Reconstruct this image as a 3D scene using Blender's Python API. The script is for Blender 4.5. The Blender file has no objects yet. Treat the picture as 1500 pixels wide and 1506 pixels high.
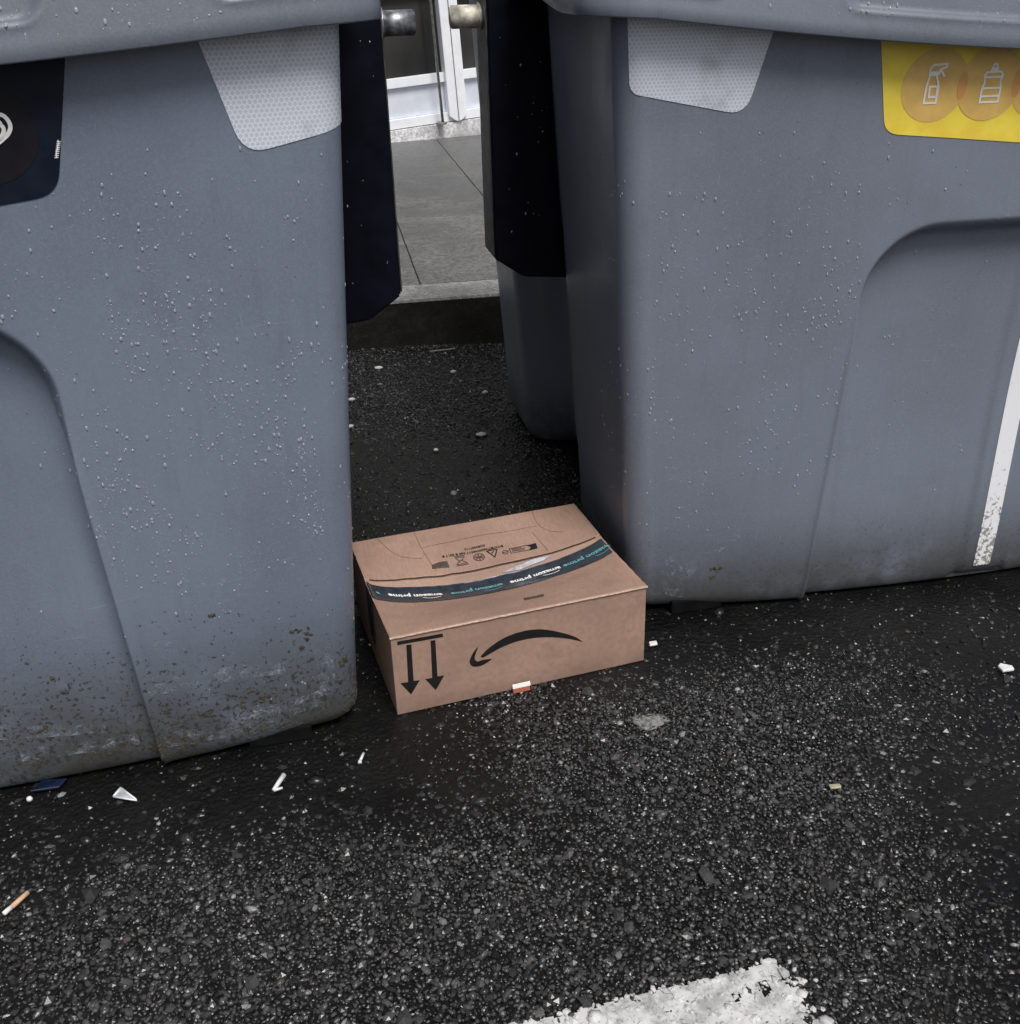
import bpy, bmesh, math, random
import numpy as np
from mathutils import Vector, Matrix, noise
from mathutils.geometry import delaunay_2d_cdt

random.seed(7)
RNG = np.random.default_rng(11)
scene = bpy.context.scene
COL = scene.collection
R = math.radians

# ------------------------------------------------------------------ camera
PITCH, ROLL, CAM_H = R(26.79), R(1.8), 1.3
fw = Vector((0, math.cos(PITCH), -math.sin(PITCH)))
r0 = Vector((1, 0, 0)); u0 = r0.cross(fw)
rt = math.cos(ROLL) * r0 - math.sin(ROLL) * u0
up = math.sin(ROLL) * r0 + math.cos(ROLL) * u0
cam_data = bpy.data.cameras.new('camera')
cam_data.sensor_fit = 'HORIZONTAL'; cam_data.sensor_width = 36.0
cam_data.lens = 36.0 * 1550 / 1500
cam_data.clip_start = 0.05; cam_data.clip_end = 500
cam = bpy.data.objects.new('camera', cam_data); COL.objects.link(cam)
M = Matrix((rt, up, -fw)).transposed().to_4x4(); M.translation = (0, 0, CAM_H)
cam.matrix_world = M
scene.camera = cam

# ------------------------------------------------------------------ light
SUN_EL, SUN_AZ = R(57), R(154)         # azimuth from +Y clockwise; behind the camera
world = bpy.data.worlds.new('World'); scene.world = world; world.use_nodes = True
wn, wl = world.node_tree.nodes, world.node_tree.links
wn.clear()
sky = wn.new('ShaderNodeTexSky'); sky.sky_type = 'NISHITA'; sky.sun_disc = False
sky.sun_elevation = SUN_EL; sky.sun_rotation = SUN_AZ
sky.air_density = 1.0; sky.dust_density = 4.0; sky.ozone_density = 1.0
hs = wn.new('ShaderNodeHueSaturation'); hs.inputs['Saturation'].default_value = 0.42
bg = wn.new('ShaderNodeBackground'); bg.inputs['Strength'].default_value = 0.05
wo = wn.new('ShaderNodeOutputWorld')
wl.new(sky.outputs[0], hs.inputs['Color']); wl.new(hs.outputs[0], bg.inputs[0]); wl.new(bg.outputs[0], wo.inputs[0])
sd = bpy.data.lights.new('sun', 'SUN'); sd.energy = 1.5; sd.angle = R(26); sd.color = (1.0, 0.97, 0.93)
sun = bpy.data.objects.new('sun', sd); COL.objects.link(sun)
sdir = Vector((math.sin(SUN_AZ) * math.cos(SUN_EL), math.cos(SUN_AZ) * math.cos(SUN_EL), math.sin(SUN_EL)))
sun.rotation_euler = sdir.to_track_quat('Z', 'Y').to_euler(); sun.location = (0, -2, 8)
vs = scene.view_settings
vs.view_transform = 'Standard'; vs.look = 'None'; vs.exposure = 0.85; vs.gamma = 1.0; vs.use_curve_mapping = False

# ------------------------------------------------------------------ material helpers
class NT:
    def __init__(s, name):
        s.m = bpy.data.materials.new(name); s.m.use_nodes = True
        s.n = s.m.node_tree.nodes; s.l = s.m.node_tree.links
        s.b = s.n['Principled BSDF']; s.tc = s.n.new('ShaderNodeTexCoord')
    def set(s, **k):
        for a, v in k.items():
            s.b.inputs[a.replace('_', ' ')].default_value = v
        return s
    def inp(s, node, i, v):
        if v is None: return
        sock = node.inputs[i]
        if hasattr(v, 'is_output'): s.l.new(v, sock)
        else: sock.default_value = v
    def obj(s, sc=(1, 1, 1), loc=(0, 0, 0), rot=(0, 0, 0)):
        mp = s.n.new('ShaderNodeMapping'); s.l.new(s.tc.outputs['Object'], mp.inputs[0])
        mp.inputs['Scale'].default_value = sc; mp.inputs['Location'].default_value = loc; mp.inputs['Rotation'].default_value = rot
        return mp.outputs[0]
    def noise(s, scale, detail=4, rough=.55, vec=None, dist=0):
        n = s.n.new('ShaderNodeTexNoise'); n.inputs['Scale'].default_value = scale
        n.inputs['Detail'].default_value = detail; n.inputs['Roughness'].default_value = rough; n.inputs['Distortion'].default_value = dist
        s.l.new(vec if vec is not None else s.tc.outputs['Object'], n.inputs['Vector']); return n.outputs[0]
    def voro(s, scale, feat='F1', vec=None, out='Distance', rnd=1.0):
        n = s.n.new('ShaderNodeTexVoronoi'); n.feature = feat; n.inputs['Scale'].default_value = scale; n.inputs['Randomness'].default_value = rnd
        s.l.new(vec if vec is not None else s.tc.outputs['Object'], n.inputs['Vector']); return n.outputs[out]
    def ramp(s, v, a, b, lo=0., hi=1.):
        n = s.n.new('ShaderNodeMapRange'); n.interpolation_type = 'SMOOTHSTEP'
        s.inp(n, 0, v); n.inputs[1].default_value = a; n.inputs[2].default_value = b; n.inputs[3].default_value = lo; n.inputs[4].default_value = hi
        return n.outputs[0]
    def math(s, op, a, b=None, c=None):
        n = s.n.new('ShaderNodeMath'); n.operation = op; s.inp(n, 0, a); s.inp(n, 1, b)
        if c is not None: s.inp(n, 2, c)
        return n.outputs[0]
    def mix(s, f, a, b):
        n = s.n.new('ShaderNodeMix'); n.data_type = 'RGBA'; s.inp(n, 0, f)
        for i, v in ((6, a), (7, b)):
            s.inp(n, i, v if hasattr(v, 'is_output') else (*v[:3], 1))
        return n.outputs[2]
    def z(s):
        n = s.n.new('ShaderNodeSeparateXYZ'); s.l.new(s.tc.outputs['Object'], n.inputs[0]); return n.outputs
    def attr(s, name):
        n = s.n.new('ShaderNodeAttribute'); n.attribute_name = name; return n.outputs['Fac']
    def bump(s, h, strength=.3, dist=.002, prev=None):
        n = s.n.new('ShaderNodeBump'); n.inputs['Strength'].default_value = strength; n.inputs['Distance'].default_value = dist
        s.l.new(h, n.inputs['Height'])
        if prev is not None: s.l.new(prev, n.inputs['Normal'])
        return n.outputs[0]
    def out(s, col=None, rough=None, nrm=None):
        if col is not None: s.inp(s.b, 'Base Color', col if hasattr(col, 'is_output') else (*col, 1))
        if rough is not None: s.inp(s.b, 'Roughness', rough)
        if nrm is not None: s.inp(s.b, 'Normal', nrm)
        return s.m

def mat_plain(name, col, rough=.5, var=.25, scale=40, metal=0., bump=.15, spec=.5):
    t = NT(name); n = t.noise(scale, 5)
    c = t.mix(t.ramp(n, .3, .7), [x * (1 - var) for x in col], [min(1, x * (1 + var)) for x in col])
    t.set(Metallic=metal, Specular_IOR_Level=spec)
    return t.out(c, t.ramp(n, .3, .7, max(.02, rough - .08), rough + .08), t.bump(t.noise(scale * 6, 3), bump, .001))

def mat_plastic(name, base, dirt, dirt_h, seed, spk=1.):
    """weathered grey moulded polyethylene, grimy towards the foot"""
    t = NT(name); x, y, z = t.z()
    big = t.noise(2.3, 4, vec=t.obj(loc=(seed, 0, 0)))
    col = t.mix(t.ramp(big, .35, .7), [c * .9 for c in base], [c * 1.1 for c in base])
    fine = t.noise(260, 2); col = t.mix(t.ramp(fine, .35, .75, 0, .28), col, [c * 1.5 for c in base])
    streak = t.noise(9, 5, vec=t.obj((5, 5, .35), (seed, 0, 0)))
    col = t.mix(t.ramp(streak, .50, .75, 0, .22), col, [c * .72 for c in base])
    # pale scuffs low down
    sc = t.noise(14, 6, .7, vec=t.obj((1, 1, 2.2), (0, seed, 0)), dist=1.5)
    scm = t.math('MULTIPLY', t.ramp(sc, .60, .70, 0, .55), t.ramp(z, dirt_h * .9, .05))
    col = t.mix(scm, col, [min(1, c * 2.0) for c in base])
    s2 = t.noise(1.0, 3, .6, vec=t.obj((9, 9, 300), (seed, 0, 0), (0, .5, 0))); s3 = t.noise(1.0, 3, .6, vec=t.obj((160, 160, 7), (0, seed, 0), (0, .25, .2)))
    gate2 = t.ramp(t.noise(5, 3, vec=t.obj(loc=(seed, 2, seed))), .5, .68)
    scr = t.math('MULTIPLY', t.math('MAXIMUM', t.ramp(s2, .64, .72), t.ramp(s3, .67, .74)), gate2)
    col = t.mix(t.math('MULTIPLY', scr, .55), col, [min(1, c * 1.7) for c in base])
    # film of grime
    n1 = t.noise(7, 7, .65, vec=t.obj(loc=(0, 0, seed)))
    film = t.math('MULTIPLY', t.ramp(z, dirt_h, .0), t.ramp(n1, .10, .60))
    col = t.mix(t.math('MULTIPLY', film, .95 * dirt), col, (.042, .040, .033))
    # specks and splashes
    n2 = t.noise(115, 5, .65, vec=t.obj(loc=(seed, seed, 0))); gate = t.ramp(z, dirt_h * 1.35, .02, 0, .17)
    sp = t.ramp(t.math('ADD', n2, gate), .70, .74)
    col = t.mix(t.math('MULTIPLY', sp, .85 * dirt * spk), col, (.035, .032, .024))
    n3 = t.voro(46, vec=t.obj(loc=(0, seed, 0))); spot = t.math('MULTIPLY', t.ramp(n3, .09, .04), t.ramp(t.noise(3, 2), .55, .62))
    col = t.mix(t.math('MULTIPLY', spot, .7), col, (.05, .048, .045))
    b1 = t.bump(t.noise(420, 2), .22, .0007); b2 = t.bump(n1, .25, .004, b1)
    rg = t.math('ADD', t.ramp(n1, .3, .7, .28, .42), t.math('MULTIPLY', film, .25))
    return t.out(col, rg, b2)

def mat_reflective():
    """micro-prismatic sheeting, honeycomb cells"""
    t = NT('reflective_sheet'); cell = .0072
    def lat(off):
        sc = (1 / cell, 0, 1 / (cell * 1.732)); v = t.obj(sc, (off, 0, off))
        f = t.n.new('ShaderNodeVectorMath'); f.operation = 'FRACTION'; t.l.new(v, f.inputs[0])
        s = t.n.new('ShaderNodeVectorMath'); s.operation = 'SUBTRACT'; t.l.new(f.outputs[0], s.inputs[0]); s.inputs[1].default_value = (.5, 0, .5)
        m = t.n.new('ShaderNodeVectorMath'); m.operation = 'MULTIPLY'; t.l.new(s.outputs[0], m.inputs[0]); m.inputs[1].default_value = (1, 0, 1.732)
        l = t.n.new('ShaderNodeVectorMath'); l.operation = 'LENGTH'; t.l.new(m.outputs[0], l.inputs[0]); return l.outputs['Value']
    d = t.math('MINIMUM', lat(0), lat(.5))
    big = t.noise(11, 5)
    c = t.mix(t.ramp(d, .36, .46), (.58, .62, .70), (.78, .82, .90))
    c = t.mix(t.ramp(big, .55, .78, 0, .6), c, (.17, .18, .20))
    return t.out(c, t.ramp(big, .3, .7, .3, .45))

def mat_cardboard(name, flute):
    t = NT(name)
    base = (.375, .240, .184)
    n = t.noise(6, 5); f = t.noise(300, 3, vec=t.obj(flute))
    c = t.mix(t.ramp(n, .3, .72), [x * .86 for x in base], [x * 1.1 for x in base])
    c = t.mix(t.ramp(f, .3, .75, 0, .55), c, [x * .66 for x in base])
    st_ = t.noise(9, 5, .6, vec=t.obj(loc=(4, 1, 0))); c = t.mix(t.ramp(st_, .58, .64, 0, .28), c, [x * .62 for x in base])
    fib = t.noise(900, 2); c = t.mix(t.ramp(fib, .5, .8, 0, .4), c, [min(1, x * 1.25) for x in base])
    x, y, z = t.z()
    damp = t.math('MULTIPLY', t.ramp(z, .045, .0), t.ramp(t.noise(22, 4), .3, .6, .35, 1))
    c = t.mix(t.math('MULTIPLY', damp, .45), c, (.15, .095, .07))
    return t.out(c, .72, t.bump(f, .22, .0012, t.bump(n, .3, .006)))

def mat_wet_stone():
    t = NT('asphalt_aggregate'); a = t.attr('tone'); h = t.attr('hue')
    c = t.mix(a, (.006, .006, .0064), (.33, .33, .335))
    c = t.mix(t.math('MULTIPLY', t.ramp(h, .988, .995), .5), c, (.16, .118, .095))
    n = t.noise(400, 3); c = t.mix(t.ramp(n, .35, .7, 0, .5), c, (.02, .02, .021))
    return t.out(c, t.ramp(t.noise(5, 3), .35, .65, .16, .32), t.bump(n, .3, .0008))

def mat_binder():
    t = NT('wet_asphalt'); n = t.noise(3.2, 6, .6); f = t.noise(180, 5, .7); v = t.voro(95)
    c = t.mix(t.ramp(n, .3, .7), (.0035, .0035, .0036), (.009, .0088, .0086))
    sp = t.ramp(t.voro(120, out='Color'), .80, .86) ; d = t.ramp(v, .32, .2)
    c = t.mix(t.math('MULTIPLY', t.math('MULTIPLY', sp, d), .6), c, (.16, .155, .15))
    c = t.mix(t.ramp(f, .55, .75, 0, .5), c, (.022, .022, .0215))
    b = t.bump(v, .5, .004, t.bump(f, .5, .003))
    t.set(Specular_IOR_Level=.28)
    return t.out(c, t.ramp(n, .35, .65, .25, .45), b)

def mat_paint():
    t = NT('white_road_paint'); n = t.noise(26, 6, .65); cr = t.voro(34, 'DISTANCE_TO_EDGE', vec=t.obj((1, 1, .3)))
    c = t.mix(t.ramp(n, .42, .66), (.60, .60, .60), (.34, .34, .34))
    c = t.mix(t.ramp(cr, .03, .0, 0, .22), c, (.2, .2, .2))
    c = t.mix(t.ramp(t.noise(140, 5, .7), .54, .66, 0, .6), c, (.08, .08, .08))
    return t.out(c, .6, t.bump(n, .3, .003))

def mat_concrete(name, base):
    t = NT(name); gp = t.n.new('ShaderNodeNewGeometry').outputs['Position']; n = t.noise(2.2, 6, .65, gp); f = t.noise(38, 7, .8, gp)
    c = t.mix(t.ramp(n, .3, .7), [x * .50 for x in base], [x * 1.3 for x in base])
    c = t.mix(t.ramp(f, .42, .60, 0, .85), c, [x * .42 for x in base])
    c = t.mix(t.ramp(t.noise(150, 2, .5, gp), .6, .7, 0, .7), c, [min(1, x * 2.2) for x in base])
    return t.out(c, t.ramp(n, .3, .7, .35, .6), t.bump(f, .5, .004))

def mat_water():
    t = NT('rain_water'); t.set(IOR=1.33, Roughness=.03, Alpha=1.0, Specular_IOR_Level=.9)
    t.b.inputs['Transmission Weight'].default_value = .25
    return t.out((.37, .41, .49))

def mat_glass_dark():
    t = NT('shop_glass'); n = t.noise(1.4, 3, vec=t.obj((1, 1, .5)))
    return t.out(t.mix(t.ramp(n, .4, .6), (.018, .018, .018), (.045, .044, .042)), .12)

BODY = {}
MP = dict(
    plasticL=mat_plastic('grey_polyethylene_grimy', (.166, .196, .258), 1.0, .40, 3.1),
    plasticR=mat_plastic('grey_polyethylene', (.182, .207, .259), .95, .27, 9.4, .35),
    lid=mat_plastic('lid_polyethylene', (.132, .150, .186), .3, .1, 5.7),
    navy=mat_plain('navy_steel', (.0025, .003, .0085), .5, .3, 20, spec=.12),
    strip=mat_plain('grimy_edge_strip', (.045, .044, .038), .5, .5, 60),
    pin_dark=mat_plain('worn_steel', (.26, .27, .30), .38, .5, 60, .6),
    pin_pale=mat_plain('weathered_zinc', (.62, .58, .50), .5, .45, 45, .15),
    refl=mat_reflective(),
    yellow=mat_plain('yellow_vinyl', (1.0, .74, .09), .38, .08, 25, bump=.03),
    ochre=mat_plain('ochre_ink', (.80, .52, .16), .40, .08, 25, bump=.03),
    orange=mat_plain('orange_ink', (.76, .38, .13), .40, .08, 25, bump=.03),
    white=mat_plain('white_ink', (.92, .92, .90), .45, .04, 60, bump=.03),
    blackvinyl=mat_plain('black_vinyl', (.006, .010, .022), .45, .2, 25, bump=.03, spec=.25),
    brownink=mat_plain('dark_brown_ink', (.010, .009, .014), .45, .15, 25, bump=.03, spec=.25),
    rubber=mat_plain('black_rubber', (.005, .005, .0055), .7, .3, 30, spec=.12),
    mud=mat_plain('dried_mud', (.060, .052, .034), .85, .5, 120, bump=.6),
    water=mat_water(),
    card_top=mat_cardboard('cardboard_top', (1, .05, 1)), card=mat_cardboard('cardboard', (.25, .25, .25)),
    card_edge=mat_plain('worn_highlit_edge', (.50, .36, .30), .8, .2, 160, bump=.4),
    seam=mat_plain('flap_seam_shade', (.035, .022, .017), .9, .4, 90),
    ink=mat_plain('black_ink', (.008, .008, .008), .55, .2, 60, bump=.05),
    grey_ink=mat_plain('faded_ink', (.075, .055, .048), .65, .3, 120, bump=.05),
    tape=mat_plain('black_tape', (.024, .034, .050), .28, .25, 30, bump=.05),
    teal=mat_plain('teal_ink', (.13, .37, .40), .4, .05, 40, bump=.03),
    film=mat_plain('torn_clear_film', (.42, .43, .47), .15, .3, 60),
    binder=mat_binder(), stone=mat_wet_stone(), paint=mat_paint(),
    slab=mat_concrete('paving_concrete', (.155, .154, .152)), kerb=mat_concrete('kerb_stone', (.32, .318, .31)),
    kerb_face=mat_concrete('grimy_kerb', (.022, .021, .016)), grout=mat_plain('joint_dirt', (.02, .019, .017), .8),
    alu=mat_plain('white_coated_frame', (.86, .88, .92), .4, .04, 12, bump=.03),
    panel=mat_plain('pale_blue_panel', (.66, .70, .78), .45, .06, 8, bump=.03),
    plinth=mat_concrete('plinth', (.80, .80, .82)), glass=mat_glass_dark(), wall=mat_plain('render_wall', (.5, .5, .49), .8, .1, 3),
    pipe=mat_plain('bare_metal_pipe', (.30, .29, .27), .35, .3, 30, .7),
    filter=mat_plain('cork_tip_paper', (.62, .40, .24), .7, .12, 60), paper=mat_plain('white_paper', (.75, .74, .72), .7, .06, 60),
    litter=mat_plain('pale_plastic', (.68, .72, .72), .3, .12, 90), red=mat_plain('red_print', (.34, .085, .055), .7, .1, 60),
    blue=mat_plain('blue_plastic', (.004, .009, .030), .4, .4, 60), gum=mat_plain('flattened_gum', (.17, .17, .165), .6, .6, 160, bump=.5),
    tan=mat_plain('tan_leaf', (.42, .37, .28), .6, .3, 60), pebble=mat_plain('white_pebble', (.72, .72, .70), .5, .1, 90),
    twig=mat_plain('pale_twig', (.38, .37, .34), .6, .2, 90),
)

# ------------------------------------------------------------------ object helpers
def link(o, parent=None):
    COL.objects.link(o); o.parent = parent; return o
def mesh_obj(name, verts, faces, mat, parent=None, smooth=False):
    me = bpy.data.meshes.new(name); me.from_pydata([tuple(map(float, v)) for v in verts], [], [tuple(map(int, f)) for f in faces])
    me.materials.append(MP[mat] if isinstance(mat, str) else mat)
    if smooth: me.polygons.foreach_set('use_smooth', [True] * len(me.polygons))
    me.update(); return link(bpy.data.objects.new(name, me), parent)
def bm_obj(name, bm, mat, parent=None, smooth=False):
    me = bpy.data.meshes.new(name); bm.normal_update(); bm.to_mesh(me); bm.free()
    me.materials.append(MP[mat] if isinstance(mat, str) else mat)
    if smooth: me.polygons.foreach_set('use_smooth', [True] * len(me.polygons))
    return link(bpy.data.objects.new(name, me), parent)
def empty(name, loc=(0, 0, 0), rot=(0, 0, 0)):
    o = bpy.data.objects.new(name, None); o.empty_display_size = .1; COL.objects.link(o)
    o.location = loc; o.rotation_euler = rot; return o
def tag(o, label=None, cat=None, group=None, kind=None):
    for k, v in (('label', label), ('category', cat), ('group', group), ('kind', kind)):
        if v: o[k] = v
    return o
def box_bm(x0, x1, y0, y1, z0, z1, bev=0., seg=2):
    bm = bmesh.new()
    bmesh.ops.create_cube(bm, size=1)
    for v in bm.verts:
        v.co = ((x0 + x1) / 2 + v.co.x * (x1 - x0), (y0 + y1) / 2 + v.co.y * (y1 - y0), (z0 + z1) / 2 + v.co.z * (z1 - z0))
    if bev: bmesh.ops.bevel(bm, geom=bm.edges[:], offset=bev, segments=seg, affect='EDGES', profile=.6)
    return bm
def cyl_bm(p0, p1, r, n=24, r2=None, bev=0.):
    bm = bmesh.new(); p0, p1 = Vector(p0), Vector(p1); d = p1 - p0
    bmesh.ops.create_cone(bm, cap_ends=True, segments=n, radius1=r, radius2=r if r2 is None else r2, depth=d.length)
    if bev:
        bmesh.ops.bevel(bm, geom=[e for e in bm.edges if len(e.link_faces) == 2 and any(len(f.verts) > 4 for f in e.link_faces)], offset=bev, segments=2, affect='EDGES')
    q = d.to_track_quat('Z', 'Y').to_matrix().to_4x4(); q.translation = (p0 + p1) / 2
    bmesh.ops.transform(bm, matrix=q, verts=bm.verts); return bm
def prism_bm(poly, y0, y1, bev=0.):
    """polygon in (x, z) extruded along y"""
    bm = bmesh.new(); vs_ = [bm.verts.new((x, y0, z)) for x, z in poly]; f = bm.faces.new(vs_)
    r = bmesh.ops.extrude_face_region(bm, geom=[f])
    for v in r['geom']:
        if isinstance(v, bmesh.types.BMVert): v.co.y = y1
    bmesh.ops.recalc_face_normals(bm, faces=bm.faces)
    if bev: bmesh.ops.bevel(bm, geom=bm.edges[:], offset=bev, segments=2, affect='EDGES')
    return bm
def round_poly(pts, r, n=6):
    out = []; m = len(pts)
    rs = r if isinstance(r, (list, tuple)) else [r] * m
    for i in range(m):
        p, a, b = Vector(pts[i]), Vector(pts[i - 1]), Vector(pts[(i + 1) % m])
        if rs[i] <= 0: out.append(tuple(p)); continue
        d1, d2 = (a - p).normalized(), (b - p).normalized()
        L = min(rs[i], (a - p).length * .49, (b - p).length * .49)
        for k in range(n + 1):
            t = k / n; q = (p + d1 * L) * (1 - t) ** 2 + p * 2 * t * (1 - t) + (p + d2 * L) * t * t; out.append(tuple(q))
    return out
def circle_poly(cx, cz, rx, rz, n=40):
    return [(cx + rx * math.cos(2 * math.pi * k / n), cz + rz * math.sin(2 * math.pi * k / n)) for k in range(n)]
def densify(poly, step):
    out = []
    for i, p in enumerate(poly):
        q = poly[(i + 1) % len(poly)]; L = math.dist(p, q); k = max(1, int(L / step))
        out += [(p[0] + (q[0] - p[0]) * t / k, p[1] + (q[1] - p[1]) * t / k) for t in range(k)]
    return out
def inside(p, poly):
    c = False; j = len(poly) - 1
    for i in range(len(poly)):
        (xi, yi), (xj, yj) = poly[i], poly[j]
        if (yi > p[1]) != (yj > p[1]) and p[0] < (xj - xi) * (p[1] - yi) / (yj - yi) + xi: c = not c
        j = i
    return c
def patch(name, poly, fn, off, mat, parent, step=.02, label=None):
    """thin sheet of the outline poly (u, v) laid on the surface fn(u, v) -> (point, normal)"""
    poly = densify(poly, step)
    us, vs_ = [p[0] for p in poly], [p[1] for p in poly]
    pts = [Vector(p) for p in poly]; n = len(pts)
    k = 0
    v = min(vs_) + step * .5
    while v < max(vs_):
        u = min(us) + step * (.25 if k % 2 else .5)
        while u < max(us):
            if inside((u, v), poly): pts.append(Vector((u, v)))
            u += step
        v += step * .87; k += 1
    r = delaunay_2d_cdt(pts, [], [list(range(n))], 1, 1e-7)
    V, F = r[0], r[2]
    P = []
    for q in V:
        p, nn = fn(q.x, q.y); P.append(p + nn * off)
    m = len(P); base = []
    for q in V:
        p, nn = fn(q.x, q.y); base.append(p + nn * (off - min(off * .8, .0008)))
    if F:
        a, b, c = [Vector(P[i]) for i in F[0][:3]]; _, nn = fn(V[F[0][0]].x, V[F[0][0]].y)
        flip = (b - a).cross(c - a).dot(nn) < 0
    faces = [tuple(reversed(f)) if flip else tuple(f) for f in F]
    # rim
    cnt = {}
    for f in faces:
        for i in range(len(f)):
            e = (f[i], f[(i + 1) % len(f)]); cnt[e] = 1
    rim = [(e[1] + m, e[0] + m, e[0] + 2 * m, e[1] + 2 * m) for e in cnt if (e[1], e[0]) not in cnt]
    used = sorted({i for f in rim for i in f}); remap = {i: m + k for k, i in enumerate(used)}; allv = P + P + base
    o = mesh_obj(name, P + [allv[i] for i in used], faces + [tuple(remap[i] for i in f) for f in rim], mat, parent)
    me = o.data
    me.polygons.foreach_set('use_smooth', [i < len(faces) for i in range(len(me.polygons))])
    if label: o['label'] = label
    return o
def stroke_geo(lines, w, fn, off):
    V, F = [], []
    for ln in lines:
        pts = [Vector(p) for p in ln]
        closed = (pts[0] - pts[-1]).length < 1e-6
        if closed: pts = pts[:-1]
        n = len(pts); s0 = len(V)
        for i in range(n):
            a = pts[i - 1] if (i or closed) else pts[i]; b = pts[(i + 1) % n] if (i < n - 1 or closed) else pts[i]
            d1 = (pts[i] - a).normalized() if (pts[i] - a).length else (b - pts[i]).normalized()
            d2 = (b - pts[i]).normalized() if (b - pts[i]).length else d1
            t = d1 + d2; t = t.normalized() if t.length > 1e-6 else d1
            nr = Vector((-t.y, t.x)); k = w / 2 / max(.5, abs(nr.dot(Vector((-d1.y, d1.x)))))
            for s in (-1, 1):
                q = pts[i] + nr * s * k; p, nn = fn(q.x, q.y); V.append(p + nn * off)
        for i in range(n if closed else n - 1):
            j = (i + 1) % n; F.append((s0 + 2 * i, s0 + 2 * j, s0 + 2 * j + 1, s0 + 2 * i + 1))
    return V, F
def strokes(name, lines, w, fn, off, mat, parent):
    return mesh_obj(name, *stroke_geo(lines, w, fn, off), mat, parent)
def text_geo(txt, size, bold=0.):
    c = bpy.data.curves.new('t', 'FONT'); c.body = txt; c.size = size; c.offset = bold; c.resolution_u = 2; c.align_x = 'CENTER'; c.align_y = 'CENTER'
    o = bpy.data.objects.new('t', c); COL.objects.link(o); bpy.context.view_layer.update()
    me = o.to_mesh(); V = [v.co.copy() for v in me.vertices]; F = [tuple(p.vertices) for p in me.polygons]
    o.to_mesh_clear(); bpy.data.objects.remove(o); bpy.data.curves.remove(c); return V, F
def smooth_step(a, b, x):
    t = np.clip((x - a) / (b - a), 0, 1); return t * t * (3 - 2 * t)
def grid_faces(nr, nc, wrap=True, flip=False):
    F = []
    for i in range(nr - 1):
        for j in range(nc if wrap else nc - 1):
            k = (j + 1) % nc; f = (i * nc + j, i * nc + k, (i + 1) * nc + k, (i + 1) * nc + j)
            F.append(f[::-1] if flip else f)
    return F

# ================================================================== ROAD AND GROUND
YAW = R(11)
EX = np.array([math.cos(YAW), math.sin(YAW)]); BK = np.array([-math.sin(YAW), math.cos(YAW)])
def sdf_container(O, x, y):
    """rough plan distance to a container (negative inside)"""
    vx, vy = x - O[0], y - O[1]; u = vx * EX[0] + vy * EX[1]; v = vx * BK[0] + vy * BK[1]
    dx = np.abs(u) - .87; dy = np.abs(v - .64) - .70
    return np.maximum(dx, dy)
HWB = .86
O_R = (0.257 + HWB * EX[0], 2.03 + HWB * EX[1]); O_L = (-.300 - HWB * EX[0], 1.665 - HWB * EX[1])

road = mesh_obj('road', [(-90, -90, 0), (90, -90, 0), (90, 90, 0), (-90, 90, 0)], [(0, 1, 2, 3)], 'binder')
tag(road, 'dark wet asphalt road surface around the containers', 'road', kind='structure')

def fbm(x, y, s, seed):
    return np.array([noise.fractal(Vector((a * s, b * s, seed)), 1.0, 2.0, 4) for a, b in zip(x, y)])
ICO = []
for k in range(8):
    bm = bmesh.new(); bmesh.ops.create_icosphere(bm, subdivisions=1, radius=1)
    vv = np.array([v.co[:] for v in bm.verts]); ff = np.array([[v.index for v in f.verts] for f in bm.faces]); bm.free()
    g_ = np.random.default_rng(k + 3); vv = vv * g_.uniform(.72, 1.2, (len(vv), 1)); vv = vv * g_.uniform(.75, 1.25, (1, 3)); ICO.append((vv, ff))
def stones(name, X, Y, Z, rad, tone, hue, mat, parent=None):
    """many small angular chippings as one mesh"""
    VV, FF, TT, HH = [], [], [], []; base = 0
    kind = RNG.integers(0, 8, len(X))
    for k in range(8):
        idx = np.where(kind == k)[0]; v, f = ICO[k]; n = len(idx)
        if not n: continue
        a = RNG.uniform(0, 6.283, n); c, s = np.cos(a), np.sin(a)
        sc = rad[idx][:, None]; asp = RNG.uniform(.75, 1.35, n)[:, None]; fl = RNG.uniform(.45, .8, n)[:, None]
        x = v[None, :, 0] * sc * asp; y = v[None, :, 1] * sc / asp; z = v[None, :, 2] * sc * fl
        tx = RNG.normal(0, .25, n)[:, None]; z = z + tx * x; 
        px = x * c[:, None] - y * s[:, None] + X[idx][:, None]; py = x * s[:, None] + y * c[:, None] + Y[idx][:, None]; pz = z + Z[idx][:, None]
        VV.append(np.stack([px, py, pz], -1).reshape(-1, 3)); m = len(v)
        FF.append((f[None] + (np.arange(n) * m)[:, None, None] + base).reshape(-1, 3)); base += n * m
        TT.append(np.repeat(tone[idx], m)); HH.append(np.repeat(hue[idx], m))
    V = np.concatenate(VV).astype(np.float32); F = np.concatenate(FF).astype(np.int32)
    me = bpy.data.meshes.new(name); me.vertices.add(len(V)); me.vertices.foreach_set('co', V.ravel())
    me.loops.add(F.size); me.loops.foreach_set('vertex_index', F.ravel())
    me.polygons.add(len(F)); me.polygons.foreach_set('loop_start', np.arange(0, F.size, 3, dtype=np.int32)); me.polygons.foreach_set('loop_total', np.full(len(F), 3, dtype=np.int32))
    for nm, arr in (('tone', TT), ('hue', HH)):
        at = me.attributes.new(nm, 'FLOAT', 'POINT'); at.data.foreach_set('value', np.concatenate(arr).astype(np.float32))
    me.update(); me.validate(); me.polygons.foreach_set('use_smooth', np.repeat(RNG.random(len(F) // 20) < .28, 20)); me.materials.append(MP[mat])
    return link(bpy.data.objects.new(name, me), parent)
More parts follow.
